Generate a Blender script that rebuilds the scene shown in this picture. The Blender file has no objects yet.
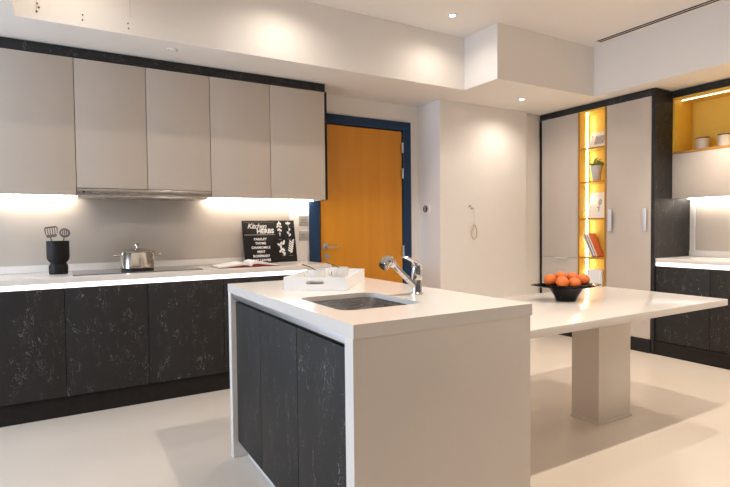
import bpy, bmesh, math, random
from mathutils import Vector, Matrix
random.seed(4)
sc = bpy.context.scene
COL = sc.collection
PI = math.pi

# ------------------------------------------------------------------ materials
def new_mat(name):
    m = bpy.data.materials.new(name); m.use_nodes = True
    nt = m.node_tree
    return m, nt, nt.nodes['Principled BSDF']

def plain(name, col, rough=.5, metal=0., spec=.5, coat=0., bump=0., bscale=200., var=0.):
    m, nt, b = new_mat(name)
    b.inputs['Base Color'].default_value = (*col, 1)
    b.inputs['Roughness'].default_value = rough
    b.inputs['Metallic'].default_value = metal
    b.inputs['Specular IOR Level'].default_value = spec
    b.inputs['Coat Weight'].default_value = coat
    tc = nt.nodes.new('ShaderNodeTexCoord')
    n = nt.nodes.new('ShaderNodeTexNoise'); n.inputs['Scale'].default_value = bscale
    nt.links.new(tc.outputs['Object'], n.inputs['Vector'])
    if bump > 0:
        bp = nt.nodes.new('ShaderNodeBump'); bp.inputs['Strength'].default_value = bump; bp.inputs['Distance'].default_value = .002
        nt.links.new(n.outputs['Fac'], bp.inputs['Height']); nt.links.new(bp.outputs['Normal'], b.inputs['Normal'])
    if var > 0:
        r = nt.nodes.new('ShaderNodeValToRGB')
        r.color_ramp.elements[0].position = .3; r.color_ramp.elements[1].position = .7
        r.color_ramp.elements[0].color = (*[c*(1-var) for c in col], 1); r.color_ramp.elements[1].color = (*[min(1, c*(1+var)) for c in col], 1)
        nt.links.new(n.outputs['Fac'], r.inputs['Fac']); nt.links.new(r.outputs['Color'], b.inputs['Base Color'])
    return m

def glow(name, col, strength):
    m, nt, b = new_mat(name)
    b.inputs['Base Color'].default_value = (.8, .8, .8, 1)
    b.inputs['Emission Color'].default_value = (*col, 1)
    b.inputs['Emission Strength'].default_value = strength
    return m

def marble(name, base, vein, rough=.42, amount=1.):
    """near-black stone laminate: fine upright pale flecks and scratchy veins"""
    m, nt, b = new_mat(name)
    N = nt.nodes.new; L = nt.links.new
    tc = N('ShaderNodeTexCoord'); oi = N('ShaderNodeObjectInfo')
    off = N('ShaderNodeVectorMath'); off.operation = 'MULTIPLY_ADD'
    cmb = N('ShaderNodeCombineXYZ')
    for i in range(3): L(oi.outputs['Random'], cmb.inputs[i])
    off.inputs[1].default_value = (37, 23, 51)
    L(cmb.outputs[0], off.inputs[0]); L(tc.outputs['Object'], off.inputs[2])
    mp = N('ShaderNodeMapping'); mp.inputs['Scale'].default_value = (1, 1, .45)
    L(off.outputs[0], mp.inputs['Vector'])
    def ridge(scale, dist, width, det=6.):
        n = N('ShaderNodeTexNoise'); n.inputs['Scale'].default_value = scale; n.inputs['Detail'].default_value = det
        n.inputs['Distortion'].default_value = dist; n.inputs['Roughness'].default_value = .6
        L(mp.outputs[0], n.inputs['Vector'])
        s = N('ShaderNodeMath'); s.operation = 'SUBTRACT'; s.inputs[1].default_value = .5; L(n.outputs['Fac'], s.inputs[0])
        a = N('ShaderNodeMath'); a.operation = 'ABSOLUTE'; L(s.outputs[0], a.inputs[0])
        r = N('ShaderNodeMapRange'); r.inputs['From Min'].default_value = 0; r.inputs['From Max'].default_value = width
        r.inputs['To Min'].default_value = 1; r.inputs['To Max'].default_value = 0; L(a.outputs[0], r.inputs['Value'])
        return r.outputs[0]
    def mask(scale, lo, hi):
        n = N('ShaderNodeTexNoise'); n.inputs['Scale'].default_value = scale; n.inputs['Detail'].default_value = 3
        L(mp.outputs[0], n.inputs['Vector'])
        r = N('ShaderNodeMapRange'); r.inputs['From Min'].default_value = lo; r.inputs['From Max'].default_value = hi
        L(n.outputs['Fac'], r.inputs['Value']); return r.outputs[0]
    def mul(a, c):
        x = N('ShaderNodeMath'); x.operation = 'MULTIPLY'; L(a, x.inputs[0])
        if isinstance(c, float): x.inputs[1].default_value = c
        else: L(c, x.inputs[1])
        return x.outputs[0]
    v1 = mul(ridge(15., 1.6, .010, 2.), mask(19., .53, .62))
    v2 = mul(mul(ridge(31., 1.8, .014, 2.), mask(15., .54, .66)), .7)
    ad = N('ShaderNodeMath'); ad.operation = 'ADD'; ad.use_clamp = True; L(v1, ad.inputs[0]); L(v2, ad.inputs[1])
    cl = mul(ad.outputs[0], float(amount))
    bn = N('ShaderNodeTexNoise'); bn.inputs['Scale'].default_value = 14; bn.inputs['Detail'].default_value = 8; L(mp.outputs[0], bn.inputs['Vector'])
    br = N('ShaderNodeValToRGB'); br.color_ramp.elements[0].position = .35; br.color_ramp.elements[1].position = .75
    br.color_ramp.elements[0].color = (*[c*.85 for c in base], 1); br.color_ramp.elements[1].color = (*[c*1.3 for c in base], 1)
    L(bn.outputs['Fac'], br.inputs['Fac'])
    mx = N('ShaderNodeMixRGB'); L(cl, mx.inputs['Fac']); L(br.outputs[0], mx.inputs['Color1']); mx.inputs['Color2'].default_value = (*vein, 1)
    L(mx.outputs[0], b.inputs['Base Color'])
    b.inputs['Roughness'].default_value = rough; b.inputs['Specular IOR Level'].default_value = .5
    return m

def wood(name, c0, c1, rough=.35):
    m, nt, b = new_mat(name); N = nt.nodes.new; L = nt.links.new
    tc = N('ShaderNodeTexCoord'); mp = N('ShaderNodeMapping'); mp.inputs['Scale'].default_value = (7, 7, .5)
    L(tc.outputs['Object'], mp.inputs['Vector'])
    n = N('ShaderNodeTexNoise'); n.inputs['Scale'].default_value = 1.; n.inputs['Detail'].default_value = 6; n.inputs['Distortion'].default_value = .4
    L(mp.outputs[0], n.inputs['Vector'])
    r = N('ShaderNodeValToRGB'); r.color_ramp.elements[0].position = .3; r.color_ramp.elements[1].position = .72
    r.color_ramp.elements[0].color = (*c0, 1); r.color_ramp.elements[1].color = (*c1, 1)
    L(n.outputs['Fac'], r.inputs['Fac']); L(r.outputs[0], b.inputs['Base Color'])
    b.inputs['Roughness'].default_value = rough
    return m

def brushed(name, col, rough, axis=(1, 1, 60)):
    m, nt, b = new_mat(name); N = nt.nodes.new; L = nt.links.new
    tc = N('ShaderNodeTexCoord'); mp = N('ShaderNodeMapping'); mp.inputs['Scale'].default_value = axis
    L(tc.outputs['Object'], mp.inputs['Vector'])
    n = N('ShaderNodeTexNoise'); n.inputs['Scale'].default_value = 12; L(mp.outputs[0], n.inputs['Vector'])
    r = N('ShaderNodeMapRange'); r.inputs['To Min'].default_value = rough*.75; r.inputs['To Max'].default_value = rough*1.25
    L(n.outputs['Fac'], r.inputs['Value']); L(r.outputs[0], b.inputs['Roughness'])
    b.inputs['Base Color'].default_value = (*col, 1); b.inputs['Metallic'].default_value = 1
    return m

M = {}
M['wall'] = plain('wall_paint', (.86, .825, .79), .75, bump=.05, bscale=300)
M['wall_dark'] = plain('unseen_wall_dark', (.30, .265, .235), .7, bump=.05, bscale=300)  # unseen front wall only, made dark for chrome contrast and less bounce
M['ceil'] = plain('ceiling_paint', (.86, .825, .79), .8, bump=.03, bscale=300)
M['floor'] = plain('floor_porcelain', (.72, .64, .555), .24, spec=.45, var=.025, bscale=1.6)
M['taupe'] = plain('taupe_laminate', (.56, .485, .415), .38, var=.012, bscale=3)
M['taupe_side'] = plain('taupe_panel', (.73, .665, .605), .45, var=.012, bscale=3)
M['splash'] = plain('backsplash_taupe', (.56, .49, .42), .2, var=.02, bscale=4)
M['quartz'] = plain('white_quartz', (.80, .755, .71), .16, var=.018, bscale=420)
M['panel_white'] = plain('white_panel', (.78, .745, .71), .4, var=.01, bscale=5)
M['marble'] = marble('dark_stone_laminate', (.0100, .0084, .0078), (.25, .235, .225), .62, .85)
M['dark'] = plain('dark_laminate', (.013, .0098, .0085), .5, spec=.25, var=.2, bscale=30)
M['gap'] = plain('shadow_gap', (.03, .026, .022), .7)
M['led'] = glow('led_white', (1, .93, .84), 33.)
M['led_edge'] = glow('led_edge_profile', (1, .95, .90), 1.5)
M['led_niche'] = glow('led_niche', (1, .86, .6), 4.)
M['led_warm'] = glow('led_warm', (1, .90, .70), 12.)
M['lamp'] = glow('lamp_lens', (1, .93, .82), 25.)
M['yellow'] = plain('mustard_laminate', (.76, .50, .075), .45, var=.03, bscale=4)
M['amber'] = plain('amber_edge', (.42, .19, .03), .5)
M['door'] = wood('orange_veneer', (.62, .235, .008), (.73, .295, .012), .42)
M['blue'] = plain('navy_frame_paint', (.012, .040, .100), .5, spec=.3, var=.05, bscale=20)
M['black'] = plain('matt_black', (.009, .0075, .007), .55, spec=.3)
M['gloss_black'] = plain('gloss_black', (.005, .004, .004), .08, spec=.25)
M['steel'] = brushed('brushed_steel', (.62, .585, .55), .26)
M['chrome'] = plain('chrome', (.60, .59, .58), .05, metal=1.)
M['pot_steel'] = plain('polished_steel', (.72, .66, .58), .12, metal=1.)
M['alu'] = plain('aluminium', (.62, .62, .63), .38, metal=1.)
M['handle_alu'] = plain('pale_aluminium', (.72, .73, .76), .4, metal=.6)
M['hob'] = plain('hob_glass', (.16, .145, .13), .12)
M['white'] = plain('white_lacquer', (.84, .83, .82), .35)
M['china'] = plain('white_china', (.74, .72, .70), .12, coat=.3)
M['paper'] = plain('page_paper', (.82, .79, .75), .7)
M['red'] = plain('red_cover', (.20, .018, .012), .4)
M['board'] = plain('chalkboard_print', (.011, .0085, .0075), .6, spec=.25)
M['ink'] = plain('white_print', (.80, .78, .75), .6)
M['fruit'] = plain('orange_peel', (.78, .185, .035), .5, bump=.4, bscale=240, var=.12)
M['green'] = plain('green_leaves', (.22, .34, .05), .5, var=.3, bscale=60)
M['leaf_pale'] = plain('pale_green_leaves', (.50, .52, .16), .5, var=.25, bscale=60)
M['soil'] = plain('soil', (.05, .03, .02), .9)
M['ceramic'] = plain('pale_ceramic', (.62, .585, .55), .3)
M['lid'] = plain('dark_wood_lid', (.10, .045, .02), .5)
M['bronze'] = plain('bronze_wire', (.16, .115, .085), .4, metal=.5)
M['socket'] = plain('nickel_plate', (.46, .43, .395), .35, metal=.45)
M['socket_in'] = plain('grey_switch', (.30, .28, .26), .45)
M['gold'] = plain('gold_wire', (.62, .50, .26), .4, metal=.3)
M['string'] = plain('grey_string', (.62, .58, .54), .8)
M['pic_grey'] = plain('print_grey', (.42, .39, .38), .7, var=.5, bscale=70)
M['cover_orange'] = plain('orange_book_cover', (.80, .23, .12), .5, var=.1, bscale=40)
M['daywin'] = plain('window_frame_white', (.75, .75, .75), .4)

# ------------------------------------------------------------------ mesh helpers
def box(bm, lo, hi, bev=0., seg=2):
    lo = Vector(lo); hi = Vector(hi)
    g = bmesh.ops.create_cube(bm, size=1.)
    vs = g['verts']
    c = (lo+hi)/2; d = hi-lo
    for v in vs: v.co = Vector((v.co.x*d.x, v.co.y*d.y, v.co.z*d.z)) + c
    if bev > 0:
        es = set()
        for v in vs: es.update(v.link_edges)
        bmesh.ops.bevel(bm, geom=list(es), offset=bev, segments=seg, profile=.6, affect='EDGES')
    return bm

def B(lo, hi, bev=0.):
    return box(bmesh.new(), lo, hi, bev)

def lathe(prof, seg=48, center=(0, 0, 0), bm=None):
    bm = bm or bmesh.new(); c = Vector(center)
    rings = []
    for r, z in prof:
        if r < 1e-6: rings.append([bm.verts.new(c+Vector((0, 0, z)))])
        else: rings.append([bm.verts.new(c+Vector((r*math.cos(2*PI*i/seg), r*math.sin(2*PI*i/seg), z))) for i in range(seg)])
    for a, b in zip(rings, rings[1:]):
        for i in range(seg):
            j = (i+1) % seg
            if len(a) == 1 and len(b) == 1: continue
            if len(a) == 1: bm.faces.new((a[0], b[j], b[i]))
            elif len(b) == 1: bm.faces.new((a[i], a[j], b[0]))
            else: bm.faces.new((a[i], a[j], b[j], b[i]))
    bmesh.ops.recalc_face_normals(bm, faces=bm.faces)
    return bm

def tube(pts, rad, seg=12, bm=None, cap=True, flat=None):
    bm = bm or bmesh.new()
    pts = [Vector(p) for p in pts]
    if not isinstance(rad, (list, tuple)): rad = [rad]*len(pts)
    up = None; rings = []
    for i, p in enumerate(pts):
        t = (pts[min(i+1, len(pts)-1)]-pts[max(i-1, 0)]).normalized()
        if up is None:
            up = Vector((0, 0, 1)) if abs(t.z) < .9 else Vector((1, 0, 0))
        n = (up - t*up.dot(t)).normalized(); up = n; b = t.cross(n)
        k = flat or 1.
        rings.append([bm.verts.new(p + rad[i]*(math.cos(2*PI*j/seg)*n*k + math.sin(2*PI*j/seg)*b)) for j in range(seg)])
    for a, b in zip(rings, rings[1:]):
        for j in range(seg): bm.faces.new((a[j], a[(j+1) % seg], b[(j+1) % seg], b[j]))
    if cap:
        bm.faces.new(rings[0]); bm.faces.new(rings[-1])
    bmesh.ops.recalc_face_normals(bm, faces=bm.faces)
    return bm

def cyl(p0, p1, r, seg=24, bm=None): return tube([p0, p1], r, seg, bm)

def rrect(x0, x1, y0, y1, r, n=6):
    out = []
    for cx, cy, a0 in ((x1-r, y1-r, 0), (x0+r, y1-r, PI/2), (x0+r, y0+r, PI), (x1-r, y0+r, 1.5*PI)):
        for k in range(n+1):
            a = a0 + PI/2*k/n
            out.append((cx+r*math.cos(a), cy+r*math.sin(a)))
    return out

def prism(outer, holes, z0, z1, bm=None, xf=None):
    """a slab with an outline and holes, in the xy plane; xf maps (x, y, z) to the place it goes"""
    bm = bm or bmesh.new()
    xf = xf or (lambda x, y, z: Vector((x, y, z)))
    for z in (z0, z1):
        es = []
        for loop in [outer]+holes:
            vs = [bm.verts.new(xf(x, y, z)) for x, y in loop]
            es += [bm.edges.new((vs[i], vs[(i+1) % len(vs)])) for i in range(len(vs))]
        bmesh.ops.triangle_fill(bm, edges=es, use_beauty=True)
    for loop in [outer]+holes:
        a = [xf(x, y, z0) for x, y in loop]; b = [xf(x, y, z1) for x, y in loop]
        va = [bm.verts.new(p) for p in a]; vb = [bm.verts.new(p) for p in b]
        for i in range(len(loop)):
            j = (i+1) % len(loop); bm.faces.new((va[i], va[j], vb[j], vb[i]))
    bmesh.ops.remove_doubles(bm, verts=bm.verts, dist=1e-5)
    bmesh.ops.recalc_face_normals(bm, faces=bm.faces)
    return bm

def sphere(bm, c, r, sc_=(1, 1, 1), seg=20, rot=None):
    g = bmesh.ops.create_uvsphere(bm, u_segments=seg, v_segments=seg//2+2, radius=r)
    for v in g['verts']:
        p = Vector((v.co.x*sc_[0], v.co.y*sc_[1], v.co.z*sc_[2]))
        if rot: p = rot @ p
        v.co = p + Vector(c)
    return bm

def finish(name, bm, mat, smooth):
    me = bpy.data.meshes.new(name); bm.to_mesh(me); bm.free()
    me.materials.append(mat)
    if smooth:
        me.shade_smooth(); me.set_sharp_from_angle(angle=math.radians(smooth if smooth is not True else 40))
    return me

def tag(o, label=None, cat=None, group=None, kind=None):
    if label: o['label'] = label
    if cat: o['category'] = cat
    if group: o['group'] = group
    if kind: o['kind'] = kind
    return o

def thing(name, label, cat, loc=(0, 0, 0), rz=0, group=None, kind=None):
    o = bpy.data.objects.new(name, None); COL.objects.link(o)
    o.location = loc; o.rotation_euler = (0, 0, rz); o.empty_display_size = .05
    return tag(o, label, cat, group, kind)

def origin(o):
    v = Vector((0, 0, 0))
    while o is not None: v += Vector(o.location); o = o.parent
    return v

def part(name, bm, mat, parent, local=False, smooth=True, label=None):
    """a mesh under its thing; bm in world coordinates unless local"""
    if not local: bmesh.ops.translate(bm, verts=bm.verts, vec=-origin(parent))
    o = bpy.data.objects.new(name, finish(name, bm, M[mat] if isinstance(mat, str) else mat, smooth))
    COL.objects.link(o); o.parent = parent
    if label: o['label'] = label
    return o

def solo(name, bm, mat, label=None, cat=None, group=None, kind=None, smooth=True):
    """a thing that is one mesh; its origin goes to the middle of its base"""
    lo = [min(v.co[i] for v in bm.verts) for i in range(3)]; hi = [max(v.co[i] for v in bm.verts) for i in range(3)]
    c = Vector(((lo[0]+hi[0])/2, (lo[1]+hi[1])/2, lo[2]))
    bmesh.ops.translate(bm, verts=bm.verts, vec=-c)
    o = bpy.data.objects.new(name, finish(name, bm, M[mat], smooth)); COL.objects.link(o); o.location = c
    return tag(o, label, cat, group, kind)

def struct(name, bm, mat): return solo(name, bm, mat, kind='structure', smooth=False)

def text_bm(body, size, shear=0., bold=0., space=1., align='CENTER', depth=.0006):
    cu = bpy.data.curves.new('lettering', 'FONT'); cu.body = body; cu.size = size; cu.shear = shear
    cu.offset = bold; cu.space_character = space; cu.align_x = align; cu.extrude = depth; cu.resolution_u = 3
    o = bpy.data.objects.new('lettering', cu); COL.objects.link(o)
    dg = bpy.context.evaluated_depsgraph_get()
    me = bpy.data.meshes.new_from_object(o.evaluated_get(dg))
    bm = bmesh.new(); bm.from_mesh(me)
    bpy.data.objects.remove(o); bpy.data.meshes.remove(me); bpy.data.curves.remove(cu)
    return bm

def merge(dst, src):
    me = bpy.data.meshes.new('tmp'); src.to_mesh(me); src.free(); dst.from_mesh(me); bpy.data.meshes.remove(me); return dst

# ------------------------------------------------------------------ the camera
F_PX = 510.3
yaw, pit, rol = .52908, -.03141, -.010695
Fw = Vector((math.sin(yaw)*math.cos(pit), math.cos(yaw)*math.cos(pit), math.sin(pit)))
Rr = Fw.cross(Vector((0, 0, 1))).normalized(); Uu = Rr.cross(Fw)
R2 = math.cos(rol)*Rr + math.sin(rol)*Uu; U2 = -math.sin(rol)*Rr + math.cos(rol)*Uu
cam_d = bpy.data.cameras.new('camera'); cam = bpy.data.objects.new('camera', cam_d); COL.objects.link(cam)
cam_d.sensor_fit = 'HORIZONTAL'; cam_d.sensor_width = 36; cam_d.lens = F_PX/730*36
cam_d.clip_start = .05
mw = Matrix((( R2.x, U2.x, -Fw.x, 0), (R2.y, U2.y, -Fw.y, 0), (R2.z, U2.z, -Fw.z, 1.25), (0, 0, 0, 1)))
cam.matrix_world = mw
sc.camera = cam

# ------------------------------------------------------------------ the room
XL, XR, YB, YF = -3.8, 5.48, 4.52, -2.3
SOF, TOP = 2.55, 3.04
struct('floor', B((XL-.1, YF-.1, -.1), (XR+.1, YB+.3, 0)), 'floor')
struct('ceiling', B((XL-.1, YF-.1, TOP), (XR+.1, YB+.3, TOP+.1)), 'ceil')
bk = bmesh.new()                                        # lowered soffit round the raised tray
box(bk, (XL, 3.755, SOF), (XR, YB, TOP-.0005))
box(bk, (3.315, 3.325, SOF), (XR, 3.755, TOP-.0005))
box(bk, (4.645, YF, SOF), (XR, 3.325, TOP-.0005))
box(bk, (XL, YF, SOF), (-.235, 3.755, TOP-.0005))
bmesh.ops.remove_doubles(bk, verts=bk.verts, dist=1e-4)
struct('ceiling_soffit', bk, 'ceil')
DX0, DX1, DZ = 2.03, 3.20, 2.345                         # rough opening of the door
wb = bmesh.new()
box(wb, (XL-.1, YB, 0), (DX0, YB+.12, SOF)); box(wb, (DX1, YB, 0), (3.32, YB+.12, SOF)); box(wb, (DX0, YB, DZ), (DX1, YB+.12, SOF))
struct('wall_back', wb, 'wall')
wn = bmesh.new()
box(wn, (3.32, 4.14, 0), (4.583, YB+.12, SOF), .003)
box(wn, (4.583, 4.195, 0), (XR, YB+.12, SOF))
struct('wall_niche', wn, 'wall')
struct('wall_right', B((XR, YF-.1, 0), (XR+.1, 4.195, SOF)), 'wall')
struct('wall_front', B((XL-.1, YF-.1, 0), (XR, YF, TOP)), 'wall_dark')
WY0, WY1, WZ0, WZ1 = 2.1, 4.0, 1.0, 2.45  # unseen window, placed and sized for the cool light from the left
wl = bmesh.new()
box(wl, (XL-.1, YF, 0), (XL, WY0, TOP)); box(wl, (XL-.1, WY1, 0), (XL, YB, TOP))
box(wl, (XL-.1, WY0, 0), (XL, WY1, WZ0)); box(wl, (XL-.1, WY0, WZ1), (XL, WY1, TOP))
struct('wall_left', wl, 'wall')
wf = bmesh.new()
for lo, hi in (((XL-.08, WY0, WZ0), (XL-.02, WY0+.06, WZ1)), ((XL-.08, WY1-.06, WZ0), (XL-.02, WY1, WZ1)),
               ((XL-.08, 3.02, WZ0), (XL-.02, 3.08, WZ1)), ((XL-.08, WY0, WZ0), (XL-.02, WY1, WZ0+.06)), ((XL-.08, WY0, WZ1-.06), (XL-.02, WY1, WZ1))):
    box(wf, lo, hi)
struct('window_1', wf, 'daywin')

# the door
d = thing('door_1', None, None, (2.62, YB, 0), kind='structure')
fr = bmesh.new()
box(fr, (2.02, 4.497, 0), (2.128, 4.62, 2.272), .003); box(fr, (3.108, 4.497, 0), (3.213, 4.62, 2.272), .003); box(fr, (2.02, 4.497, 2.272), (3.213, 4.62, 2.365), .003)
part('door_frame', fr, 'blue', d, label='navy blue door frame')
part('door_leaf', B((2.139, 4.507, .008), (3.098, 4.55, 2.262), .002), 'door', d, label='orange wood veneer door leaf')
hd = part('door_handle', tube([(2.185, 4.45, 1.068), (2.20, 4.447, 1.068), (2.30, 4.447, 1.068)], .010, 14), 'chrome', d, label='chrome lever handle')
rs = B((2.155, 4.494, 1.042), (2.209, 4.5065, 1.098), .003)
merge(rs, cyl((2.183, 4.4945, 1.07), (2.183, 4.45, 1.07), .011))
part('handle_rose', rs, 'socket', hd)
lk = cyl((2.195, 4.5065, .972), (2.195, 4.494, .972), .028, 28); merge(lk, cyl((2.195, 4.494, .972), (2.195, 4.488, .972), .011))
part('door_lock', lk, 'socket', d, label='round nickel lock plate')
for z in (2.09, 1.82, 1.0):
    part('door_hinge', B((3.088, 4.488, z-.055), (3.112, 4.4965, z+.055), .002), 'alu', d)
part('door_stop', B((2.128, 4.552, 0), (3.108, 4.60, 2.27)), 'gap', d)

# ------------------------------------------------------------------ back wall: base cabinets and worktop
Y0 = 3.93
WT = .94
bx = [(-.56, -.022), (-.022, .492), (.492, 1.033), (1.033, 1.955)]
blab = ['dark stone-look base cabinet at the far left end of the back run',
        'dark stone-look base cabinet beneath the black utensil crock and hob corner',
        'dark stone-look base cabinet beneath the steel stockpot and hob',
        'dark stone-look base cabinet beneath the open cookbook, half hidden by island']
for (a, b), lb in zip(bx, blab):
    t = thing('base_cabinet', lb, 'kitchen cabinet', ((a+b)/2, 4.2, 0), group='base cabinets along the back wall')
    part('cabinet_body', B((a+.001, Y0+.021, .14), (b-.001, YB-.004, .866)), 'gap', t, smooth=False)
    n = 2 if b-a > .7 else 1
    for k in range(n):
        u, v = a+(b-a)*k/n, a+(b-a)*(k+1)/n
        part('cabinet_door', B((u+.0018, Y0, .142), (v-.0018, Y0+.020, .866), .0015), 'marble', t)
solo('kickboard', B((-.56, 3.955, 0), (1.95, 3.97, .138), .001), 'dark', 'long dark brown kickboard under the back wall base cabinets', 'kickboard')
solo('led_profile', B((-.58, Y0+.003, .8685), (1.955, Y0+.03, .8995), .002), 'led_edge', 'glowing white light profile under the back wall worktop edge', 'light strip')
solo('worktop', B((-.58, Y0-.004, .901), (1.96, 4.5155, WT), .002), 'quartz', 'long white stone worktop along the back wall', 'worktop')
solo('backsplash', B((-.58, 4.508, .996), (1.815, 4.519, 1.5), .001), 'splash', 'plain taupe backsplash panel behind the hob', 'backsplash')
solo('upstand', B((-.58, 4.503, WT+.001), (1.815, 4.519, .995), .001), 'quartz', 'low white stone upstand at the back of the hob worktop', 'upstand')

# hob
h = prism(rrect(.03, .90, 4.00, 4.46, .012, 3), [], WT+.0006, WT+.0065)
t = thing('induction_hob', 'flat grey glass hob set on the back worktop under the hood', 'hob', (.46, 4.23, WT+.0006))
part('glass_plate', h, 'hob', t)
for x, y, r in ((.22, 4.32, .09), (.22, 4.12, .075), (.70, 4.32, .075), (.70, 4.12, .09)):
    ring = prism([(x+r*math.cos(a*PI/20), y+r*math.sin(a*PI/20)) for a in range(40)], [[(x+(r-.003)*math.cos(a*PI/20), y+(r-.003)*math.sin(a*PI/20)) for a in range(40)]], WT+.0062, WT+.0068)
    part('cooking_zone', ring, 'socket_in', t)

# stockpot
PX, PY, PZ = .462, 4.22, WT+.0075
t = thing('stockpot', 'lidded polished steel stockpot standing on the hob', 'pot', (PX, PY, PZ), -.11)
part('pot_body', lathe([(0, .012), (.112, .012), (.119, .018), (.12, .03), (.12, .132), (.123, .136), (.119, .137), (.117, .13)], 64), 'pot_steel', t, local=True)
part('pot_base', lathe([(0, 0), (.113, 0), (.115, .003), (.113, .011), (0, .011)], 64), 'black', t, local=True, label='black heat base')
lid = part('pot_lid', lathe([(.123, .138), (.124, .142), (.115, .147), (.07, .160), (.02, .167), (0, .168)], 64), 'pot_steel', t, local=True)
part('lid_knob', lathe([(0, .168), (.009, .168), (.008, .178), (.022, .184), (.025, .193), (.018, .2), (0, .202)], 32), 'pot_steel', lid, local=True)
for s in (-1, 1):
    part('pot_handle', tube([(s*.116, -.045, .108), (s*.15, -.042, .113), (s*.166, -.02, .114), (s*.166, .02, .114), (s*.15, .042, .113), (s*.116, .045, .108)], .0065, 10), 'pot_steel', t, local=True)

# utensil crock
CX, CY = -.055, 4.28
t = thing('utensil_crock', 'matt black waisted utensil crock on the back worktop', 'utensil holder', (CX, CY, WT+.001))
part('crock_body', lathe([(0, 0), (.058, 0), (.060, .004), (.061, .05), (.058, .064), (.050, .074), (.052, .082), (.062, .092), (.070, .108), (.072, .13), (.072, .236), (.067, .236), (.067, .13), (.055, .10), (0, .095)], 56), 'black', t, local=True)
def wire(bm, pts, r=.0022): return tube(pts, r, 8, bm)
# slotted turner (left) and slotted spoon (right): heads above the rim
t = thing('slotted_turner', 'brown slotted turner standing in the black crock', 'kitchen utensil', (CX-.015, CY, WT+.105), group='utensils in the crock')
t.rotation_euler = (0, -.12, -.35); t.scale = (1.12, 1.12, .97)
hb = bmesh.new()
w0, w1, z0, z1 = .030, .040, .165, .245
loop = [(-w0, z0), (-w1*.95, z0+.03), (-w1, z1-.012), (-w1*.8, z1), (w1*.8, z1), (w1, z1-.012), (w1*.9, z0+.03), (w0*.8, z0)]
holes = []
for k in range(5):
    cx_ = -.0275+.01375*k
    holes.append([(cx_-.0042, z0+.020), (cx_+.0042, z0+.020), (cx_+.0048, z1-.012), (cx_-.0048, z1-.012)])
prism(loop, holes, -.0015, .0015, hb, lambda x, y, z: Vector((x, z, y)))
part('turner_head', hb, 'bronze', t, local=True)
part('turner_handle', tube([(0, 0, 0), (.0, 0, .10), (-.012, 0, .167)], [.006, .005, .004], 10), 'bronze', t, local=True)
t = thing('slotted_spoon', 'brown slotted spoon leaning right in the black crock', 'kitchen utensil', (CX+.02, CY+.005, WT+.105), group='utensils in the crock')
t.rotation_euler = (0, .13, -.45); t.scale = (1.05, 1.05, .93)
hb = bmesh.new()
oval = [(.036*math.cos(a*PI/16), .205+.036*math.sin(a*PI/16)) for a in range(32)]
holes = []
for k in range(4):
    cx_ = -.0195+.013*k; hh = .02 if k in (1, 2) else .013
    holes.append([(cx_-.003, .205-hh), (cx_+.003, .205-hh), (cx_+.003, .205+hh), (cx_-.003, .205+hh)])
prism(oval, holes, -.0015, .0015, hb, lambda x, y, z: Vector((x, z+.14*(x*x+(y-.205)**2)/.04, y)))
part('spoon_head', hb, 'bronze', t, local=True)
part('spoon_handle', tube([(0, 0, 0), (0, 0, .10), (0, .002, .17)], [.006, .005, .004], 10), 'bronze', t, local=True)

# open cookbook
BKX, BKY = 1.285, 4.16
t = thing('open_cookbook', 'open cookbook with red cover lying on the back worktop', 'book', (BKX, BKY, WT+.001), -.03)
pxz = lambda x, y, z: Vector((x, z, y))
for s, hgt in ((-1, .020), (1, .034)):
    wdt = .262 if s < 0 else .245
    low = [(.004, .004), (.02, .006+hgt*.45), (.06, .006+hgt*.55), (.12, .005+hgt*.32), (.19, .004+hgt*.08), (wdt-.012, .0035)]
    cvp = [(0, 0)]+[(s*x, max(.0032, z-.001)) for x, z in low]+[(s*wdt, .0032), (s*wdt, 0)]
    part('book_cover', prism(cvp, [], -.145, .145, None, pxz), 'red', t, local=True, label='dark red cover')
    up_ = [(wdt-.014, .0095), (.19, .012+hgt*.2), (.12, .013+hgt*.62), (.06, .015+hgt*.95), (.025, .013+hgt*.8), (.004, .012)]
    part('page_block', prism([(s*x, z) for x, z in low]+[(s*x, z) for x, z in up_], [], -.139, .139, None, pxz), 'paper', t, local=True)

# herb board: two hinged printed panels leaning on the wall
HB = thing('herb_board', 'black folding board reading Kitchen Herbs leaning on the wall', 'recipe board', (1.60, 4.402, WT+.0015))
lean = math.atan2(.085, .39)
HB.rotation_euler = (-lean, 0, 0)
part('left_panel', B((-.250, -.004, 0), (.058, .004, .388), .001), 'board', HB, local=True)
part('right_panel', B((.0, .006, .004), (.250, .014, .392), .001), 'board', HB, local=True)
def put_text(body, size, x, z, y=-.0046, **k):
    bm = text_bm(body, size, **k)
    bmesh.ops.transform(bm, matrix=Matrix.Translation((x, y, z)) @ Matrix.Rotation(PI/2, 4, 'X'), verts=bm.verts)
    return bm
part('title_lettering', put_text('Kitchen', .066, -.118, .316, shear=.35, space=.86, bold=.0004), 'ink', HB, local=True, smooth=False)
part('title_lettering', put_text('HERBS', .056, -.04, .272, bold=.0022, space=1.02), 'ink', HB, local=True, smooth=False)
for i, w in enumerate(('PARSLEY', 'THYME', 'CHAMOMILE', 'MINT', 'ROSEMARY', 'BAY LEAVES')):
    part('herb_lettering', put_text(w, .029, -.094, .208-.0385*i, bold=.0011, space=1.08), 'ink', HB, local=True, smooth=False)
part('rule_line', B((-.238, -.0052, .256), (.046, -.0042, .2585)), 'ink', HB, local=True)
part('rule_line', B((-.238, -.0052, .372), (.046, -.0042, .3735)), 'socket_in', HB, local=True)
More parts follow.
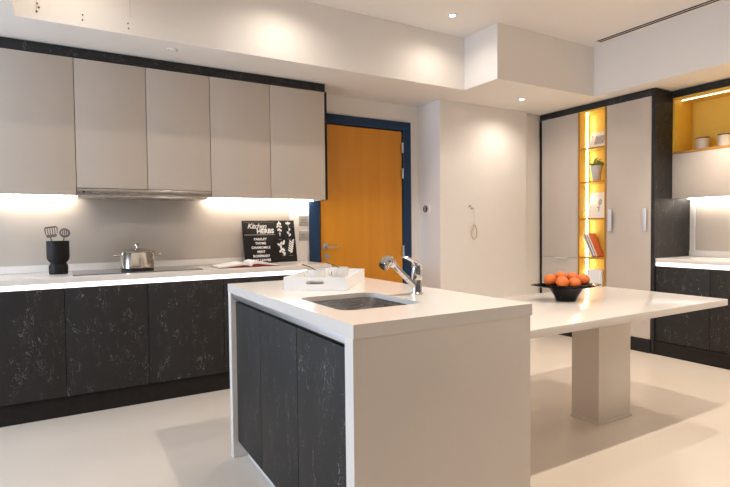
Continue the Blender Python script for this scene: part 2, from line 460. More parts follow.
def herb(cx, cz, kind):
    bm = bmesh.new(); y = .0054
    def leaf(x, z, l, w, a):
        rot = Matrix.Rotation(a, 3, 'Y')
        sphere(bm, (cx+x, y, cz+z), 1, (w, .0007, l), 10, rot)
    if kind == 0:
        tube([(cx, y, cz-.065), (cx+.002, y, cz), (cx, y, cz+.05)], .002, 6, bm)
        for a, b, c in ((-.012, .05, .3), (.012, .055, -.3), (0, .066, 0), (-.016, .03, .9), (.014, .028, -.9), (-.01, .0, .7), (.012, -.006, -.7)): leaf(a, b, .014, .009, c)
        tube([(cx-.006, y, cz-.03), (cx, y, cz-.062), (cx+.008, y, cz-.03)], .002, 6, bm)
    elif kind == 1:
        tube([(cx, y, cz-.068), (cx+.004, y, cz), (cx, y, cz+.05)], .0018, 6, bm)
        for a, b, c in ((-.013, .058, -.9), (.013, .058, .9), (0, .062, 0), (.01, .0, .5), (-.008, -.03, -.4), (.012, -.05, .5)): leaf(a, b, .014, .008, c)
    elif kind == 2:
        tube([(cx+.02, y, cz-.055), (cx, y, cz), (cx-.02, y, cz+.04)], .002, 6, bm)
        for a, b, c in ((-.024, .03, -.9), (.0, .042, .5), (.022, .04, .8), (.028, .055, .3), (-.006, .01, .2), (.004, -.012, 1.2), (.02, -.02, -.6), (-.012, -.03, .7), (.012, -.045, -.7), (.024, -.058, .4)): leaf(a, b, .017, .010, c)
    else:
        tube([(cx-.012, y, cz-.06), (cx, y, cz), (cx+.012, y, cz+.05)], .0025, 6, bm)
        for k in range(11):
            s = -1 if k % 2 else 1
            leaf(s*.013+.012*(k/10-.5)*2, -.045+.0105*k, .015, .0075, s*.8)
    part('herb_drawing', bm, 'ink', HB, local=True)
herb(.100, .305, 0); herb(.188, .305, 1); herb(.105, .135, 2); herb(.200, .142, 3)
for x, z in ((.10, .212), (.188, .212), (.12, .058), (.19, .058)):
    part('caption_rule', B((x-.016, .0052, z), (x+.016, .0062, z+.003)), 'socket_in', HB, local=True)

# sockets on the white wall beside the door frame
for z, lb in ((1.318, 'upper of two nickel sockets beside the blue door frame'), (1.176, 'lower of two nickel sockets beside the blue door frame')):
    t = thing('wall_socket', lb, 'socket', (1.960, YB, z-.046), group='sockets by the door')
    part('socket_plate', B((1.914, 4.511, z-.047), (2.008, 4.5195, z+.047), .002), 'socket', t)
    part('socket_insert', B((1.937, 4.5085, z-.018), (1.985, 4.5108, z+.02), .002), 'socket_in', t)
    part('socket_rocker', B((1.944, 4.5065, z-.01), (1.978, 4.508, z+.004), .001), 'socket', t)

# ------------------------------------------------------------------ back wall: wall cabinets, hood, lights
YU = 4.19
ux = [(-.45, .071, 1.503), (.071, .544, 1.556), (.544, 1.019, 1.556), (1.019, 1.523, 1.507), (1.523, 2.042, 1.507)]
ulab = ['taupe wall cabinet at the far left, above the black utensil crock',
        'taupe wall cabinet over the left half of the steel hood',
        'taupe wall cabinet over the right half of the steel hood',
        'taupe wall cabinet just right of the steel hood',
        'taupe wall cabinet nearest the orange door']
for (a, b, z), lb in zip(ux, ulab):
    t = thing('wall_cabinet', lb, 'kitchen cabinet', ((a+b)/2, 4.35, z), group='wall cabinets along the back wall')
    part('cabinet_body', B((a+.001, YU+.021, z+.010), (b-.001, YB-.002, 2.476)), 'taupe', t, smooth=False)
    part('cabinet_door', B((a+.0022, YU, z), (b-.0022, YU+.019, 2.474), .0015), 'taupe', t)
solo('cornice_strip', B((-.45, YU-.003, 2.479), (2.045, YU+.02, 2.5445), .001), 'marble', 'dark stone-look strip along the top of the back wall cabinets', 'cornice')
solo('end_panel', B((2.044, YU-.003, 1.505), (2.062, YB-.002, 2.476), .001), 'dark', 'dark end panel closing the wall cabinets beside the orange door', 'end panel')
t = thing('range_hood', 'slim brushed steel extractor hood under two taupe cabinets', 'cooker hood', (.545, 4.3, 1.485))
part('hood_body', B((.076, YU+.006, 1.507), (1.014, YB-.014, 1.551)), 'steel', t, smooth=False)
part('hood_front', B((.074, YU-.006, 1.505), (1.016, YU+.005, 1.551), .003), 'steel', t)
part('hood_visor', B((.074, YU-.012, 1.489), (.985, 4.46, 1.503), .004), 'steel', t)
em = cyl((.115, YU-.0062, 1.528), (.115, YU-.0085, 1.528), .007, 16); box(em, (.128, YU-.008, 1.5265), (.165, YU-.0062, 1.5295))
part('hood_emblem', em, 'black', t, label='small dark emblem')
for a, b, lb in ((-.44, .060, 'bright light strip under the wall cabinet left of the hood'), (1.03, 2.03, 'bright light strip under the wall cabinets right of the hood')):
    solo('light_rail', B((a, 4.44, 1.5035), (b, 4.456, 1.5095)), 'led', lb, 'light strip', 'light strips under the back wall cabinets')

# ------------------------------------------------------------------ island
IX0, IX1, IY0, IY1, IT = .755, 1.545, 1.368, 2.785, .95
SX0, SX1, SY0, SY1 = .850, 1.215, 1.615, 2.035
wt = prism([(IX0, IY0), (IX1, IY0), (IX1, IY1), (IX0, IY1)], [rrect(SX0, SX1, SY0, SY1, .055, 8)], .905, IT)
solo('island_worktop', wt, 'quartz', 'white stone island worktop with sink cut-out', 'worktop', smooth=False)
t = thing('kitchen_island', 'kitchen island with pale beige end panel and dark stone-look doors', 'kitchen island', (1.15, 2.08, 0))
part('end_panel', B((IX0+.003, IY0+.004, .0), (IX1-.006, IY0+.058, .9045), .001), 'taupe_side', t, label='broad pale beige end panel facing the room')
part('panel_edging', B((IX0+.0, IY0+.004, .0), (IX0+.0028, IY0+.058, .9045)), 'panel_white', t, label='white edge of the end panel')
part('end_panel', B((IX0+.001, IY1-.05, .0), (IX1-.006, IY1-.003, .9045), .001), 'panel_white', t, label='white far end panel')
XD = .782
part('island_body', B((XD+.021, IY0+.059, .09), (IX1-.03, IY1-.051, .60)), 'gap', t, smooth=False)
part('back_panel', B((IX1-.029, IY0+.059, .0), (IX1-.012, IY1-.051, .9045)), 'panel_white', t)
dy = [2.733, 2.338, 1.888, 1.428]
for a, b in zip(dy[1:], dy):
    part('island_door', B((XD, a+.0018, .09), (XD+.02, b-.0018, .855), .0015), 'marble', t)
part('finger_rail', B((XD-.018, 1.428, .876), (XD+.02, 2.733, .9035), .002), 'alu', t, label='aluminium finger rail above the doors')
part('rail_shadow_strip', B((XD+.012, 1.428, .857), (XD+.03, 2.733, .8755)), 'gap', t)
part('kickboard', B((XD+.05, 1.428, 0), (XD+.065, 2.733, .088)), 'panel_white', t)

# sink
t = thing('sink', 'stainless steel sink bowl set into the white island worktop', 'sink', ((SX0+SX1)/2, (SY0+SY1)/2, .74))
bm = bmesh.new(); loops = []
for ins, z, r in ((.0012, .930, .055), (.0035, .9295, .055), (.005, .80, .055), (.012, .772, .05), (.035, .757, .045), (.12, .752, .03)):
    loops.append([bm.verts.new((x, y, z)) for x, y in rrect(SX0+ins, SX1-ins, SY0+ins, SY1-ins, r, 8)])
for a, b in zip(loops, loops[1:]):
    for i in range(len(a)):
        j = (i+1) % len(a); bm.faces.new((a[i], a[j], b[j], b[i]))
bm.faces.new(loops[-1])
bmesh.ops.recalc_face_normals(bm, faces=bm.faces)
bmesh.ops.reverse_faces(bm, faces=bm.faces)
part('sink_bowl', bm, 'steel', t)
part('sink_drain', lathe([(0, 0), (.03, 0), (.042, .003), (.042, .0), (.042, -.008), (0, -.008)], 32, ((SX0+SX1)/2, (SY0+SY1)/2, .756)), 'chrome', t)

# faucet
FX, FY = 1.347, 1.848
t = thing('kitchen_faucet', 'chrome pull-out kitchen faucet beside the island sink', 'faucet', (FX, FY, IT+.0005))
Z = IT+.0005
part('faucet_base', lathe([(0, 0), (.029, 0), (.029, .006), (.026, .009), (0, .009)], 36, (FX, FY, Z)), 'chrome', t)
part('faucet_body', lathe([(0, .009), (.024, .009), (.0235, .012), (.0235, .062), (.0225, .064), (.0235, .066), (.0235, .110), (.019, .126), (0, .128)], 36, (FX, FY, Z)), 'chrome', t)
lv = bmesh.new()
tube([(FX+.016, FY, Z+.118), (FX+.006, FY, Z+.136), (FX-.022, FY, Z+.150), (FX-.052, FY, Z+.163), (FX-.078, FY, Z+.172)], [.020, .0225, .018, .0145, .012], 16, lv, flat=.42)
part('faucet_lever', lv, 'chrome', t)
sp = tube([(FX-.008, FY-.002, Z+.030), (FX-.05, FY-.002, Z+.068), (FX-.09, FY-.002, Z+.105), (FX-.138, FY-.002, Z+.149)], [.0125, .0125, .0125, .0125], 18)
for q0, q1 in ((.35, .37), (.62, .64)):
    A_, B_ = Vector((FX-.008, FY-.002, Z+.030)), Vector((FX-.138, FY-.002, Z+.149))
    tube([A_.lerp(B_, q0), A_.lerp(B_, q1)], .0136, 18, sp)
part('faucet_spout', sp, 'chrome', t)
hd = bmesh.new()
tube([(FX-.122, FY-.002, Z+.134), (FX-.134, FY-.002, Z+.145), (FX-.146, FY-.002, Z+.155), (FX-.153, FY-.002, Z+.158)], [.0145, .018, .0225, .020], 20, hd)
sphere(hd, (FX-.160, FY-.003, Z+.152), .0265, (1, 1, 1), 28)
tube([(FX-.160, FY-.003, Z+.152), (FX-.184, FY-.012, Z+.134)], [.0245, .0235], 24, hd)
sh = part('spray_head', hd, 'chrome', t)
tube_n = tube([(FX-.1835, FY-.0118, Z+.1345), (FX-.187, FY-.0131, Z+.132)], [.020, .019], 24)
part('spray_nozzle', tube_n, 'chrome', sh)

# serving tray (front edge squared to the camera's side)
TW, TL, TH = .312, .53, .062
ang = math.radians(-39.5)
fl = Vector((.905, 2.335, IT+.0008))
t = thing('serving_tray', 'white wooden serving tray with slot handles on the island', 'tray', fl, ang)
part('tray_bottom', B((.008, .008, .001), (TW-.008, TL-.008, .008)), 'white', t, local=True)
def end_with_slot(y0, y1):
    slot = rrect(TW/2-.045, TW/2+.045, .026, .046, .0095, 5)
    return prism([(0, 0), (TW, 0), (TW, TH), (0, TH)], [slot], y0, y1, None, lambda x, y, z: Vector((x, z, y)))
part('end_board', end_with_slot(0, .008), 'white', t, local=True, smooth=False)
part('end_board', end_with_slot(TL-.008, TL), 'white', t, local=True, smooth=False)
part('side_board', B((0, .008, 0), (.008, TL-.008, TH)), 'white', t, local=True)
part('side_board', B((TW-.008, .008, 0), (TW, TL-.008, TH)), 'white', t, local=True)
RT = Matrix.Rotation(ang, 4, 'Z')
def on_tray(u, v, z=.0085): return fl + (RT @ Vector((u, v, z)))
for (u, v), lb, sl, pl in (((.100, .245), 'white coffee cup nearer the tray front, left one', 'saucer under the left coffee cup', 'teaspoon leaning in the left coffee cup'),
                           ((.196, .395), 'white coffee cup farther back on the tray, by the orange door', 'saucer under the right coffee cup', 'teaspoon leaning in the right coffee cup')):
    p = on_tray(u, v)
    solo('saucer', lathe([(0, 0), (.035, 0), (.037, .003), (.066, .010), (.066, .012), (.036, .0055), (0, .0055)], 44, p), 'china', 'white '+sl, 'saucer', 'saucers on the tray')
    q = p + Vector((0, 0, .0062))
    t = thing('coffee_cup', lb, 'cup', q, math.radians(150), 'coffee cups on the tray')
    part('cup_body', lathe([(0, .0), (.028, 0), (.034, .004), (.043, .02), (.047, .045), (.048, .066), (.0455, .066), (.0445, .045), (.040, .02), (.028, .007), (0, .006)], 44), 'china', t, local=True)
    part('cup_handle', tube([(.045, 0, .056), (.057, 0, .057), (.065, 0, .046), (.063, 0, .03), (.054, 0, .021), (.041, 0, .018)], .0042, 10), 'china', t, local=True)
    part('cup_coffee', lathe([(0, .05), (.0432, .05), (.0432, .0505), (0, .0505)], 32), 'lid', t, local=True, label='coffee in the cup')
    s0 = q + Vector((.012, .004, .0545)); s1 = q + Vector((-.062, .038, .092))
    m_ = s0.lerp(s1, .55) + Vector((0, 0, .004))
    solo('teaspoon', tube([s0, m_, s1, s1+(s1-m_)*.12], [.0026, .0026, .0038, .002], 8), 'bronze', pl, 'spoon', 'teaspoons on the tray')

# ------------------------------------------------------------------ dining table
t = thing('dining_table', 'pale stone-topped table on one square pedestal, joined to the island', 'table', (2.99, 2.1, 0))
part('table_top', B((1.55, 1.695, .708), (3.772, 2.60, .75), .003), 'quartz', t)
part('pedestal', B((2.838, 1.988, .012), (3.165, 2.185, .7075), .002), 'taupe_side', t, label='square pale beige pedestal')
part('pedestal_foot', B((2.830, 1.980, 0), (3.173, 2.193, .012), .002), 'taupe_side', t)

# fruit bowl
FB = Vector((2.855, 2.245, .7505))
rv = Vector((.863, -.505, 0)); fv = Vector((.505, .863, 0))       # across and away, as seen from the camera
bm = lathe([(0, 0), (.062, 0), (.064, .003), (.075, .03), (.098, .066), (.112, .084), (.14, .089), (.19, .094), (.232, .103), (.234, .106), (.230, .107), (.185, .099), (.135, .094), (.106, .09), (.092, .07), (.068, .034), (.05, .012), (0, .01)], 72)
for v in bm.verts:                                                 # the rim draws out into two wings
    q = Vector((v.co.x, v.co.y, 0)); k_ = 1 - .56*min(1, max(0, (q.length-.100)/.134))
    v.co = rv*q.dot(rv) + fv*q.dot(fv)*k_ + Vector((0, 0, v.co.z))
bmesh.ops.translate(bm, verts=bm.verts, vec=FB)
solo('fruit_bowl', bm, 'gloss_black', 'glossy black fruit bowl with two wide winged rims on the table', 'bowl')
fruit = [(-.105, .002, .139, .041, 'orange at the left end of the black fruit bowl'),
         (-.048, -.064, .128, .041, 'orange at the front left of the fruit bowl heap'),
         (.036, -.050, .119, .041, 'orange at the front middle of the fruit bowl, lowest of the heap'),
         (-.014, .050, .150, .041, 'orange on top of the heap in the fruit bowl'),
         (.074, .073, .142, .041, 'orange at the back right of the fruit bowl, half hidden'),
         (.111, -.010, .139, .041, 'orange at the right end of the black fruit bowl')]
for a, b, z, r, lb in fruit:
    c = FB + rv*a + fv*b + Vector((0, 0, z))
    t = thing('orange', lb, 'fruit', c, random.random()*6, 'oranges in the fruit bowl')
    t.rotation_euler = (random.uniform(-.6, .6), random.uniform(-.6, .6), random.random()*6)
    bm = bmesh.new(); sphere(bm, (0, 0, 0), r, (1, 1, .94), 28)
    part('orange_skin', bm, 'fruit', t, local=True)
    part('orange_stem', lathe([(0, .0), (.0035, .0), (.004, .002), (0, .0035)], 8, (0, 0, r*.935)), 'green', t, local=True)

# ------------------------------------------------------------------ right wall: tall cabinets
XC, XB = 4.855, 5.476
g = thing('cabinet_surround', 'dark stone-look frame round the tall taupe cabinets', 'cabinet frame', (5.15, 3.5, 0))
part('top_fascia', B((XC, 2.826, 2.481), (XC+.3, 4.180, 2.5445), .001), 'marble', g)
part('side_panel', B((XC-.003, 2.815, .0), (XB, 2.847, 2.5445), .001), 'marble', g, label='tall dark side panel facing the counter')
part('side_panel', B((XC-.003, 4.158, .0), (XB, 4.182, 2.480), .001), 'dark', g)
part('kickboard', B((XC-.012, 2.848, 0), (XC+.01, 4.157, .129), .001), 'dark', g)
# far larder: door over drawer
t = thing('larder_cabinet', 'taupe larder cabinet between the white wall and yellow shelves', 'kitchen cabinet', (5.15, 3.9, .131), group='tall cabinets on the right')
part('cabinet_body', B((XC+.021, 3.664, .131), (XB, 4.156, 2.479)), 'taupe', t, smooth=False)
part('cabinet_door', B((XC, 3.666, .890), (XC+.02, 4.154, 2.477), .0015), 'taupe', t)
dr = part('drawer_front', B((XC, 3.666, .134), (XC+.02, 4.154, .886), .0015), 'taupe', t)
part('edge_pull', B((XC-.030, 3.775, .880), (XC-.0005, 3.945, .8875), .002), 'white', dr)
# near larder: one door with two upright pulls
t = thing('larder_cabinet', 'wide taupe larder cabinet with two upright pulls', 'kitchen cabinet', (5.15, 3.09, .131), group='tall cabinets on the right')
part('cabinet_body', B((XC+.021, 2.850, .131), (XB, 3.322, 2.479)), 'taupe', t, smooth=False)
dr = part('cabinet_door', B((XC, 2.852, .134), (XC+.02, 3.320, 2.477), .0015), 'taupe', t)
for y in (3.268, 2.904):
    hb = bmesh.new()
    box(hb, (XC-.030, y-.021, 1.186), (XC-.024, y+.021, 1.410), .002)
    box(hb, (XC-.0245, y-.003, 1.20), (XC-.0005, y+.003, 1.396))
    part('upright_pull', hb, 'handle_alu', dr)
# lit yellow shelf column
NB = 5.03
t = thing('shelf_column', 'narrow mustard yellow shelf column with a glowing light strip', 'shelf unit', (4.95, 3.49, .131))
sp = bmesh.new(); box(sp, (XC-.001, 3.641, .131), (NB+.011, 3.660, 2.479))
part('side_panel', sp, 'yellow', t, smooth=False)
part('side_panel', B((XC-.001, 3.325, .131), (NB+.011, 3.342, 2.479)), 'yellow', t, smooth=False)
part('edge_band', B((XC-.004, 3.641, .131), (XC-.0012, 3.661, 2.479)), 'amber', t, label='amber edge band')
part('edge_band', B((XC-.004, 3.324, .131), (XC-.0012, 3.342, 2.479)), 'amber', t, label='amber edge band')
part('back_panel', B((NB, 3.342, .131), (NB+.01, 3.641, 2.479)), 'yellow', t, smooth=False)
SH = [2.078, 1.720, 1.325, .905, .505]
for z in SH:
    sh_ = part('shelf', B((XC+.006, 3.3425, z-.016), (NB-.0005, 3.6405, z), .0005), 'yellow', t, smooth=False)
    part('shelf_edge', B((XC+.002, 3.3425, z-.0165), (XC+.0055, 3.6405, z+.0005)), 'amber', sh_, label='amber front edge')
part('top_board', B((XC+.002, 3.3425, 2.462), (NB-.0005, 3.6405, 2.479)), 'yellow', t, smooth=False)
zs = [2.461]+[z for s in SH for z in (s+.001, s-.017)]
led = bmesh.new()
for a, b in zip(zs[0::2], zs[1::2]): box(led, (NB-.062, 3.6335, b), (NB-.042, 3.6405, a))
part('led_strip', led, 'led_warm', t, label='glowing upright light strip')

# things on the shelves
def frame(z, y0, y1, h_, label, mount, leanx, style):
    w = y1-y0
    t = thing('picture_frame', label, 'picture frame', (NB-.086, (y0+y1)/2+.008, z+.0008), group='framed prints on the shelf column')
    t.rotation_euler = (0, leanx, 0)
    bm = bmesh.new(); d_ = .010; e = .012
    box(bm, (0, -w/2, 0), (d_, -w/2+e, h_)); box(bm, (0, w/2-e, 0), (d_, w/2, h_)); box(bm, (0, -w/2, 0), (d_, w/2, e)); box(bm, (0, -w/2, h_-e), (d_, w/2, h_))
    part('frame_border', bm, mount, t, local=True)
    p = part('print_mount', B((.003, -w/2+e, e), (.008, w/2-e, h_-e)), 'ink', t, local=True)
    art = bmesh.new()
    if style == 0:
        box(art, (.0018, -w/2+.06, .045), (.0028, w/2-.06, h_-.04))
    else:
        for k in range(7):
            a = k*PI*2/7
            sphere(art, (.0022, .012*math.cos(a), h_*.62+.022*math.sin(a)), .012, (.06, 1, 1.2), 10)
        box(art, (.0018, -.005, h_*.25), (.0028, .007, h_*.5)); sphere(art, (.0022, .018, h_*.42), .011, (.06, 1.4, .8), 10)
    part('print_motif', art, 'pic_grey', p, local=True)
frame(SH[0], 3.362, 3.595, .185, 'small framed print on the top shelf of the yellow column', 'white', .34, 0)
frame(SH[2], 3.355, 3.603, .285, 'larger white framed print on the third shelf of the yellow column', 'white', .25, 1)
# potted plant
PP = Vector((NB-.090, 3.497, SH[1]+.0008))
t = thing('potted_plant', 'small leafy plant in a pale pot on the second shelf', 'plant', PP)
part('plant_pot', lathe([(0, 0), (.038, 0), (.041, .004), (.060, .145), (.063, .165), (.058, .165), (.054, .140), (0, .138)], 40), 'ceramic', t, local=True)
part('plant_soil', lathe([(0, .1415), (.053, .1405)], 30), 'soil', t, local=True)
lf = bmesh.new(); lp = bmesh.new()
for k in range(70):
    a = random.random()*2*PI; r = .078*math.sqrt(random.random()); zz = .175+random.random()*.085*(1-r/.1)
    rot = Matrix.Rotation(random.random()*6, 3, 'Z') @ Matrix.Rotation(random.uniform(-.9, .9), 3, 'X')
    sphere(lf if k % 2 else lp, (r*math.cos(a)*.7, r*math.sin(a), zz), .0175, (1, .75, .22), 8, rot)
for y in (.07, .085, .078):
    sphere(lp, (random.uniform(-.02, .02), y, .185+random.uniform(-.01, .012)), .014, (1, .8, .25), 8, Matrix.Rotation(random.random(), 3, 'X'))
for k in range(12):
    a = random.random()*6; tube([(.01*math.cos(a), .01*math.sin(a), .14), (.03*math.cos(a), .04*math.sin(a), .20)], .0016, 6, lf)
part('foliage', lf, 'green', t, local=True)
part('foliage', lp, 'leaf_pale', t, local=True, label='paler leaves')
# leaning books
bw, bh = .11, .235
def leaning_book(y, thick, h_, cov, a, label):
    t = thing('book', label, 'book', (NB-.072, y+.006, SH[3]+.001), group='books leaning on the fourth shelf')
    t.rotation_euler = (a, 0, 0)
    cb = bmesh.new()
    box(cb, (-.062, -.0025, 0), (.055, 0, h_)); box(cb, (-.062, -thick, 0), (.055, -thick+.0025, h_)); box(cb, (.052, -thick, 0), (.055, 0, h_))
    part('book_cover', cb, cov, t, local=True)
    part('page_block', B((-.058, -thick+.0028, .003), (.0515, -.0003, h_-.004)), 'paper', t, local=True)
A = math.radians(25)
leaning_book(3.520, .018, .262, 'ink', -A, 'thin pale book, outermost of the leaning books')
leaning_book(3.492, .026, .262, 'black', -A, 'black book in the middle of the leaning books')
leaning_book(3.461, .022, .27, 'cover_orange', -A, 'orange covered book, innermost of the leaning books')
# white canister
cn = prism(rrect(4.885, 5.00, 3.395, 3.592, .035, 8), [], SH[4]+.0008, SH[4]+.27)
bmesh.ops.bevel(cn, geom=[e for e in cn.edges if all(abs(v.co.z-(SH[4]+.27)) < 1e-4 for v in e.verts) and len(e.link_faces) == 2 and e.calc_face_angle(0) > .5], offset=.026, segments=6, profile=.5, affect='EDGES')
solo('canister', cn, 'white', 'white rounded canister on the bottom lit shelf', 'canister')

# ------------------------------------------------------------------ right wall: lit niche, flap cupboard, base
XU = 5.14
YN0 = 1.25
t = thing('wall_cabinet', 'wall cabinet with a lit mustard niche over a taupe flap', 'kitchen cabinet', (5.3, 2.0, 1.50))
NI = 5.462
part('niche_back', B((NI, YN0+.02, 1.945), (NI+.012, 2.794, 2.47)), 'yellow', t, smooth=False)
part('niche_side', B((XU+.006, 2.795, 1.936), (NI+.012, 2.813, 2.478)), 'yellow', t, smooth=False)
part('niche_side', B((XU+.006, YN0, 1.936), (NI+.012, YN0+.018, 2.478)), 'yellow', t, smooth=False)
part('niche_floor', B((XU+.004, YN0+.019, 1.936), (NI-.001, 2.794, 1.954)), 'yellow', t, smooth=False)
part('niche_top', B((XU+.006, YN0+.019, 2.464), (NI-.001, 2.794, 2.479)), 'yellow', t, smooth=False)
part('edge_band', B((XU, YN0, 1.934), (XU+.0035, 2.812, 1.956)), 'amber', t, label='amber front edge')
part('led_strip', B((XU+.105, YN0+.03, 2.4575), (XU+.117, 2.782, 2.4635)), 'led_niche', t, label='glowing light strip')
part('cabinet_body', B((XU+.021, YN0, 1.5065), (XB, 2.812, 1.932)), 'taupe', t, smooth=False)
part('flap_door', B((XU, YN0+.002, 1.500), (XU+.02, 2.811, 1.931), .0015), 'taupe', t)
part('top_fascia', B((XU-.002, YN0, 2.484), (XU+.02, 2.812, 2.5445), .001), 'marble', t)
solo('light_rail', B((5.40, YN0+.03, 1.4985), (5.416, 2.80, 1.5045)), 'led', 'bright light strip under the taupe flap wall cabinet', 'light strip')
for y, x, lb in ((2.640, 5.35, 'white jar with a dark lid, nearer the tall cabinets'), (2.435, 5.33, 'white jar with a dark lid, at the right photo edge')):
    t = thing('lidded_jar', lb, 'jar', (x, y, 1.9548), group='jars in the lit niche')
    part('jar_body', lathe([(0, 0), (.052, 0), (.056, .006), (.058, .04), (.057, .120), (0, .120)], 40), 'ceramic', t, local=True)
    part('jar_lid', lathe([(0, .1205), (.0575, .1205), (.0585, .123), (.0575, .131), (0, .132)], 40), 'lid', t, local=True)
XW = 4.87
for a, b, lb in ((2.331, 2.812, 'dark stone-look base cabinet right beside the tall cabinets'), (1.80, 2.331, 'dark stone-look base cabinet at the right edge, second from the tall cabinets'), (1.25, 1.80, None)):
    if lb is None: continue
    t = thing('base_cabinet', lb, 'kitchen cabinet', (5.17, (a+b)/2, 0), group='base cabinets on the right wall')
    part('cabinet_body', B((XW+.021, a+.001, .13), (XB, b-.001, .849)), 'gap', t, smooth=False)
    part('cabinet_door', B((XW, a+.0018, .132), (XW+.02, b-.0018, .849), .0015), 'marble', t)
solo('kickboard', B((XW-.012, 1.80, 0), (XW+.010, 2.812, .128), .001), 'dark', 'dark kickboard under the right wall base cabinets', 'kickboard')
solo('led_profile', B((XW+.002, 1.78, .8515), (XW+.03, 2.811, .8865), .002), 'led_edge', 'glowing white light profile under the right worktop edge', 'light strip')
solo('worktop', B((XW-.004, 1.78, .888), (XB, 2.812, .926), .002), 'quartz', 'white stone worktop on the right wall beside the tall cabinets', 'worktop')
solo('backsplash', B((5.462, 1.78, .984), (5.476, 2.755, 1.494), .001), 'splash', 'taupe backsplash panel over the right worktop', 'backsplash')
solo('upstand', B((5.457, 1.78, .927), (5.476, 2.812, .983), .001), 'quartz', 'low white upstand behind the right worktop', 'upstand')
solo('backsplash_trim', B((5.455, 2.7565, .984), (5.476, 2.763, 1.494)), 'white', 'thin white edge strip ending the right backsplash panel', 'trim')

# ------------------------------------------------------------------ small things on walls and ceiling
t = thing('wall_control', 'round white wall control with dark face beside the orange door', 'control', (3.32, 4.37, 1.44))
RX = Matrix.Rotation(-PI/2, 4, 'Y')
def disc_x(prof, x, y, z, seg=36):
    bm = lathe(prof, seg); bmesh.ops.transform(bm, matrix=Matrix.Translation((x, y, z)) @ RX, verts=bm.verts); return bm
part('control_plate', disc_x([(0, 0.0005), (.062, .0005), (.062, .006), (.055, .012), (0, .012)], 3.32, 4.365, 1.44), 'white', t)
part('control_face', disc_x([(0, .0122), (.036, .0122), (.038, .016), (.034, .02), (0, .02)], 3.32, 4.372, 1.44), 'lid', t)
part('control_slot', B((3.2978, 4.368, 1.408), (3.2998, 4.374, 1.472)), 'white', t)

t = thing('wall_hook', 'pair of tiny metal screws holding a hook on the white wall', 'hook', (3.735, 4.14, 1.45))
hk = cyl((3.718, 4.1395, 1.467), (3.718, 4.128, 1.467), .011, 16); merge(hk, cyl((3.745, 4.1395, 1.443), (3.745, 4.128, 1.443), .009, 16))
part('hook_screws', hk, 'socket', t)
part('hook_arm', tube([(3.745, 4.128, 1.443), (3.757, 4.12, 1.435), (3.765, 4.118, 1.44)], .003, 8), 'socket', t)
lp = [(3.766, 4.126, 1.428), (3.773, 4.126, 1.27)]
t = thing('hanging_loop', 'thin gold wire loop hanging from the wall hook', 'ornament', (3.766, 4.126, 1.11))
part('hanging_string', tube([(3.763, 4.117, 1.437), (3.769, 4.126, 1.35), (3.774, 4.128, 1.272)], .0014, 6), 'string', t)
ring = []
for k in range(33):
    a = 2*PI*k/32
    ring.append((3.774+.040*math.sin(a)*(1-.25*math.cos(a)), 4.130+.006*math.sin(a), 1.19+.08*math.cos(a)))
part('wire_loop', tube(ring, .0042, 8), 'gold', t)

# remnants of fixings on the bulkhead
marks = [(-.121, 2.647, 'topmost'), (-.112, 2.625, 'middle'), (-.124, 2.598, 'lowest')]
for x, z, w in marks:
    solo('fixing_hole', cyl((x, 3.7545, z), (x, 3.752, z), .006, 12), 'lid', f'{w} dark fixing hole in the left cluster on the bulkhead', 'fixing hole', 'fixing holes in the bulkhead')
for x, z, w in ((.124, 2.626, 'upper dark fixing hole above the first cabinet seam'), (.123, 2.594, 'lower dark fixing hole above the first cabinet seam'), (.388, 2.622, 'upper dark fixing hole below the hanging thread'), (.391, 2.590, 'lower dark fixing hole below the hanging thread')):
    solo('fixing_hole', cyl((x, 3.7545, z), (x, 3.752, z), .005, 12), 'lid', w+' on the bulkhead', 'fixing hole', 'fixing holes in the bulkhead')
solo('hanging_thread', tube([(.403, 3.748, 3.035), (.402, 3.75, 2.66)], .0012, 6), 'string', 'fine thread hanging down the bulkhead above the hood', 'thread')
solo('hanging_thread', tube([(-.126, 3.748, 3.035), (-.124, 3.75, 2.60)], .0012, 6), 'string', 'fine thread hanging down the bulkhead at its left end', 'thread')
t = thing('ceiling_sensor', 'small flush white sensor in the soffit over the hood', 'sensor', (.695, 3.914, SOF-.006))
part('sensor_disc', lathe([(0, 0), (.036, 0), (.04, .003), (.04, .0055), (0, .0055)], 30, (.695, 3.914, SOF-.006)), 'ceil', t)
for s in (-1, 1):
    part('sensor_slot', B((.695+s*.028-.005, 3.906, SOF-.0068), (.695+s*.028+.005, 3.922, SOF-.0062)), 'socket_in', t)

# slot diffuser
t = thing('slot_diffuser', 'long double black slot air diffuser in the raised ceiling', 'air vent', (4.53, 2.0, TOP-.003))
part('diffuser_frame', B((4.488, .6, TOP-.002), (4.568, 3.20, TOP-.0005)), 'ceil', t)
for x in (4.508, 4.548):
    part('diffuser_slot', B((x-.0115, .61, TOP-.004), (x+.0115, 3.19, TOP-.0022)), 'black', t)

# ------------------------------------------------------------------ lights
def downlight(x, y, z, power, label, spot=math.radians(158), warm=(1, .88, .75), blend=1.):
    t = thing('downlight', label, 'ceiling light', (x, y, z-.006), group='recessed downlights')
    part('trim_ring', lathe([(.024, .001), (.026, .0), (.037, .001), (.039, .0055), (.024, .0055)], 36), 'white', t, local=True)
    part('lamp_lens', lathe([(0, .0025), (.0235, .0025), (.0235, .005), (0, .005)], 30), 'lamp', t, local=True)
    ld = bpy.data.lights.new('downlight_beam', 'SPOT'); ld.energy = power; ld.color = warm
    ld.spot_size = spot; ld.spot_blend = blend; ld.shadow_soft_size = .022
    lo = bpy.data.objects.new('downlight_beam', ld); COL.objects.link(lo); lo.parent = t; lo.location = (0, 0, -.012)

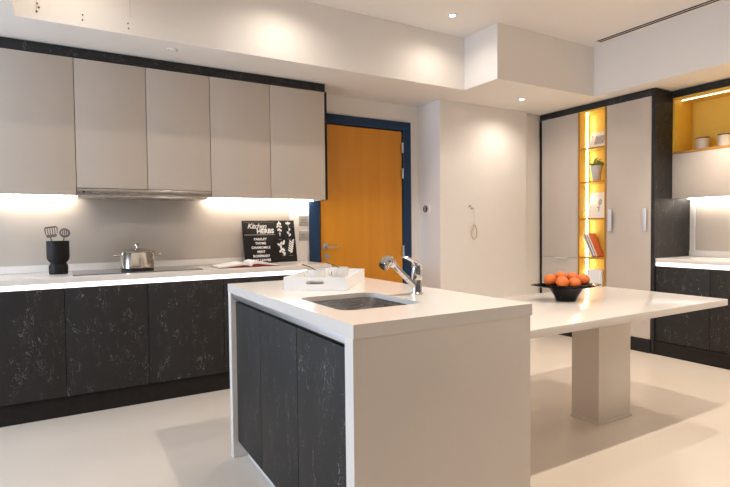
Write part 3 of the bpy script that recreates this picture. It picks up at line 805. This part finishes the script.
downlight(2.87, 3.40, TOP, 11, 'small recessed downlight lit in the raised ceiling by the bulkhead corner')
downlight(4.07, 3.74, SOF, 18, 'small recessed downlight lit in the soffit before the white wall')
for x, y, z, p, where in ((.05, 3.40, TOP, 9, 'by the bulkhead above the utensil crock'), (1.43, 3.40, TOP, 13, 'by the bulkhead above the cookbook'),
                          (.05, 1.5, TOP, 26, 'added left of the island'), (1.43, 1.5, TOP, 84, 'added straight above the island sink'), (3.4, 1.5, TOP, 84, 'above the near side of the dining table'),  # the two by the island are unseen lamps added for general brightness
                          (4.80, 2.08, SOF, 66, 'in the soffit before the lit niche'), (4.80, 1.02, SOF, 40, 'in the soffit nearest the right photo edge'),
                          (1.43, -.4, TOP, 18, 'added behind the camera for fill, left one'), (2.87, -.4, TOP, 26, 'added behind the camera for fill, right one')):  # unseen pair added to lift the surfaces facing the camera
    downlight(x, y, z, p, 'recessed downlight out of view ' + where, spot=math.radians(112 if x > 4.5 else 158), blend=.8 if x > 4.5 else 1.)

al = bpy.data.lights.new('unseen_window_light', 'AREA'); al.shape = 'RECTANGLE'; al.size = WY1-WY0-.1; al.size_y = WZ1-WZ0-.1
al.energy = 106; al.color = (.58, .76, 1.)  # area lamp added in the unseen window opening, standing in for daylight
ao = bpy.data.objects.new('unseen_window_light', al); COL.objects.link(ao)
ao.location = (XL-.01, (WY0+WY1)/2, (WZ0+WZ1)/2)
ao.rotation_euler = Vector((1, 0, 0)).to_track_quat('-Z', 'Z').to_euler()

w = bpy.data.worlds.new('daylight'); sc.world = w; w.use_nodes = True
bg = w.node_tree.nodes['Background']; bg.inputs['Color'].default_value = (.75, .86, 1, 1); bg.inputs['Strength'].default_value = 1.2

# ------------------------------------------------------------------ view
sc.view_settings.view_transform = 'Standard'; sc.view_settings.look = 'None'
sc.view_settings.gamma = 1; sc.view_settings.use_curve_mapping = False
sc.view_settings.exposure = .5
sc.cycles.max_bounces = 8; sc.cycles.diffuse_bounces = 5; sc.cycles.glossy_bounces = 4
sc.cycles.sample_clamp_indirect = 6; sc.cycles.caustics_reflective = False; sc.cycles.caustics_refractive = False
sc.cycles.use_denoising = True
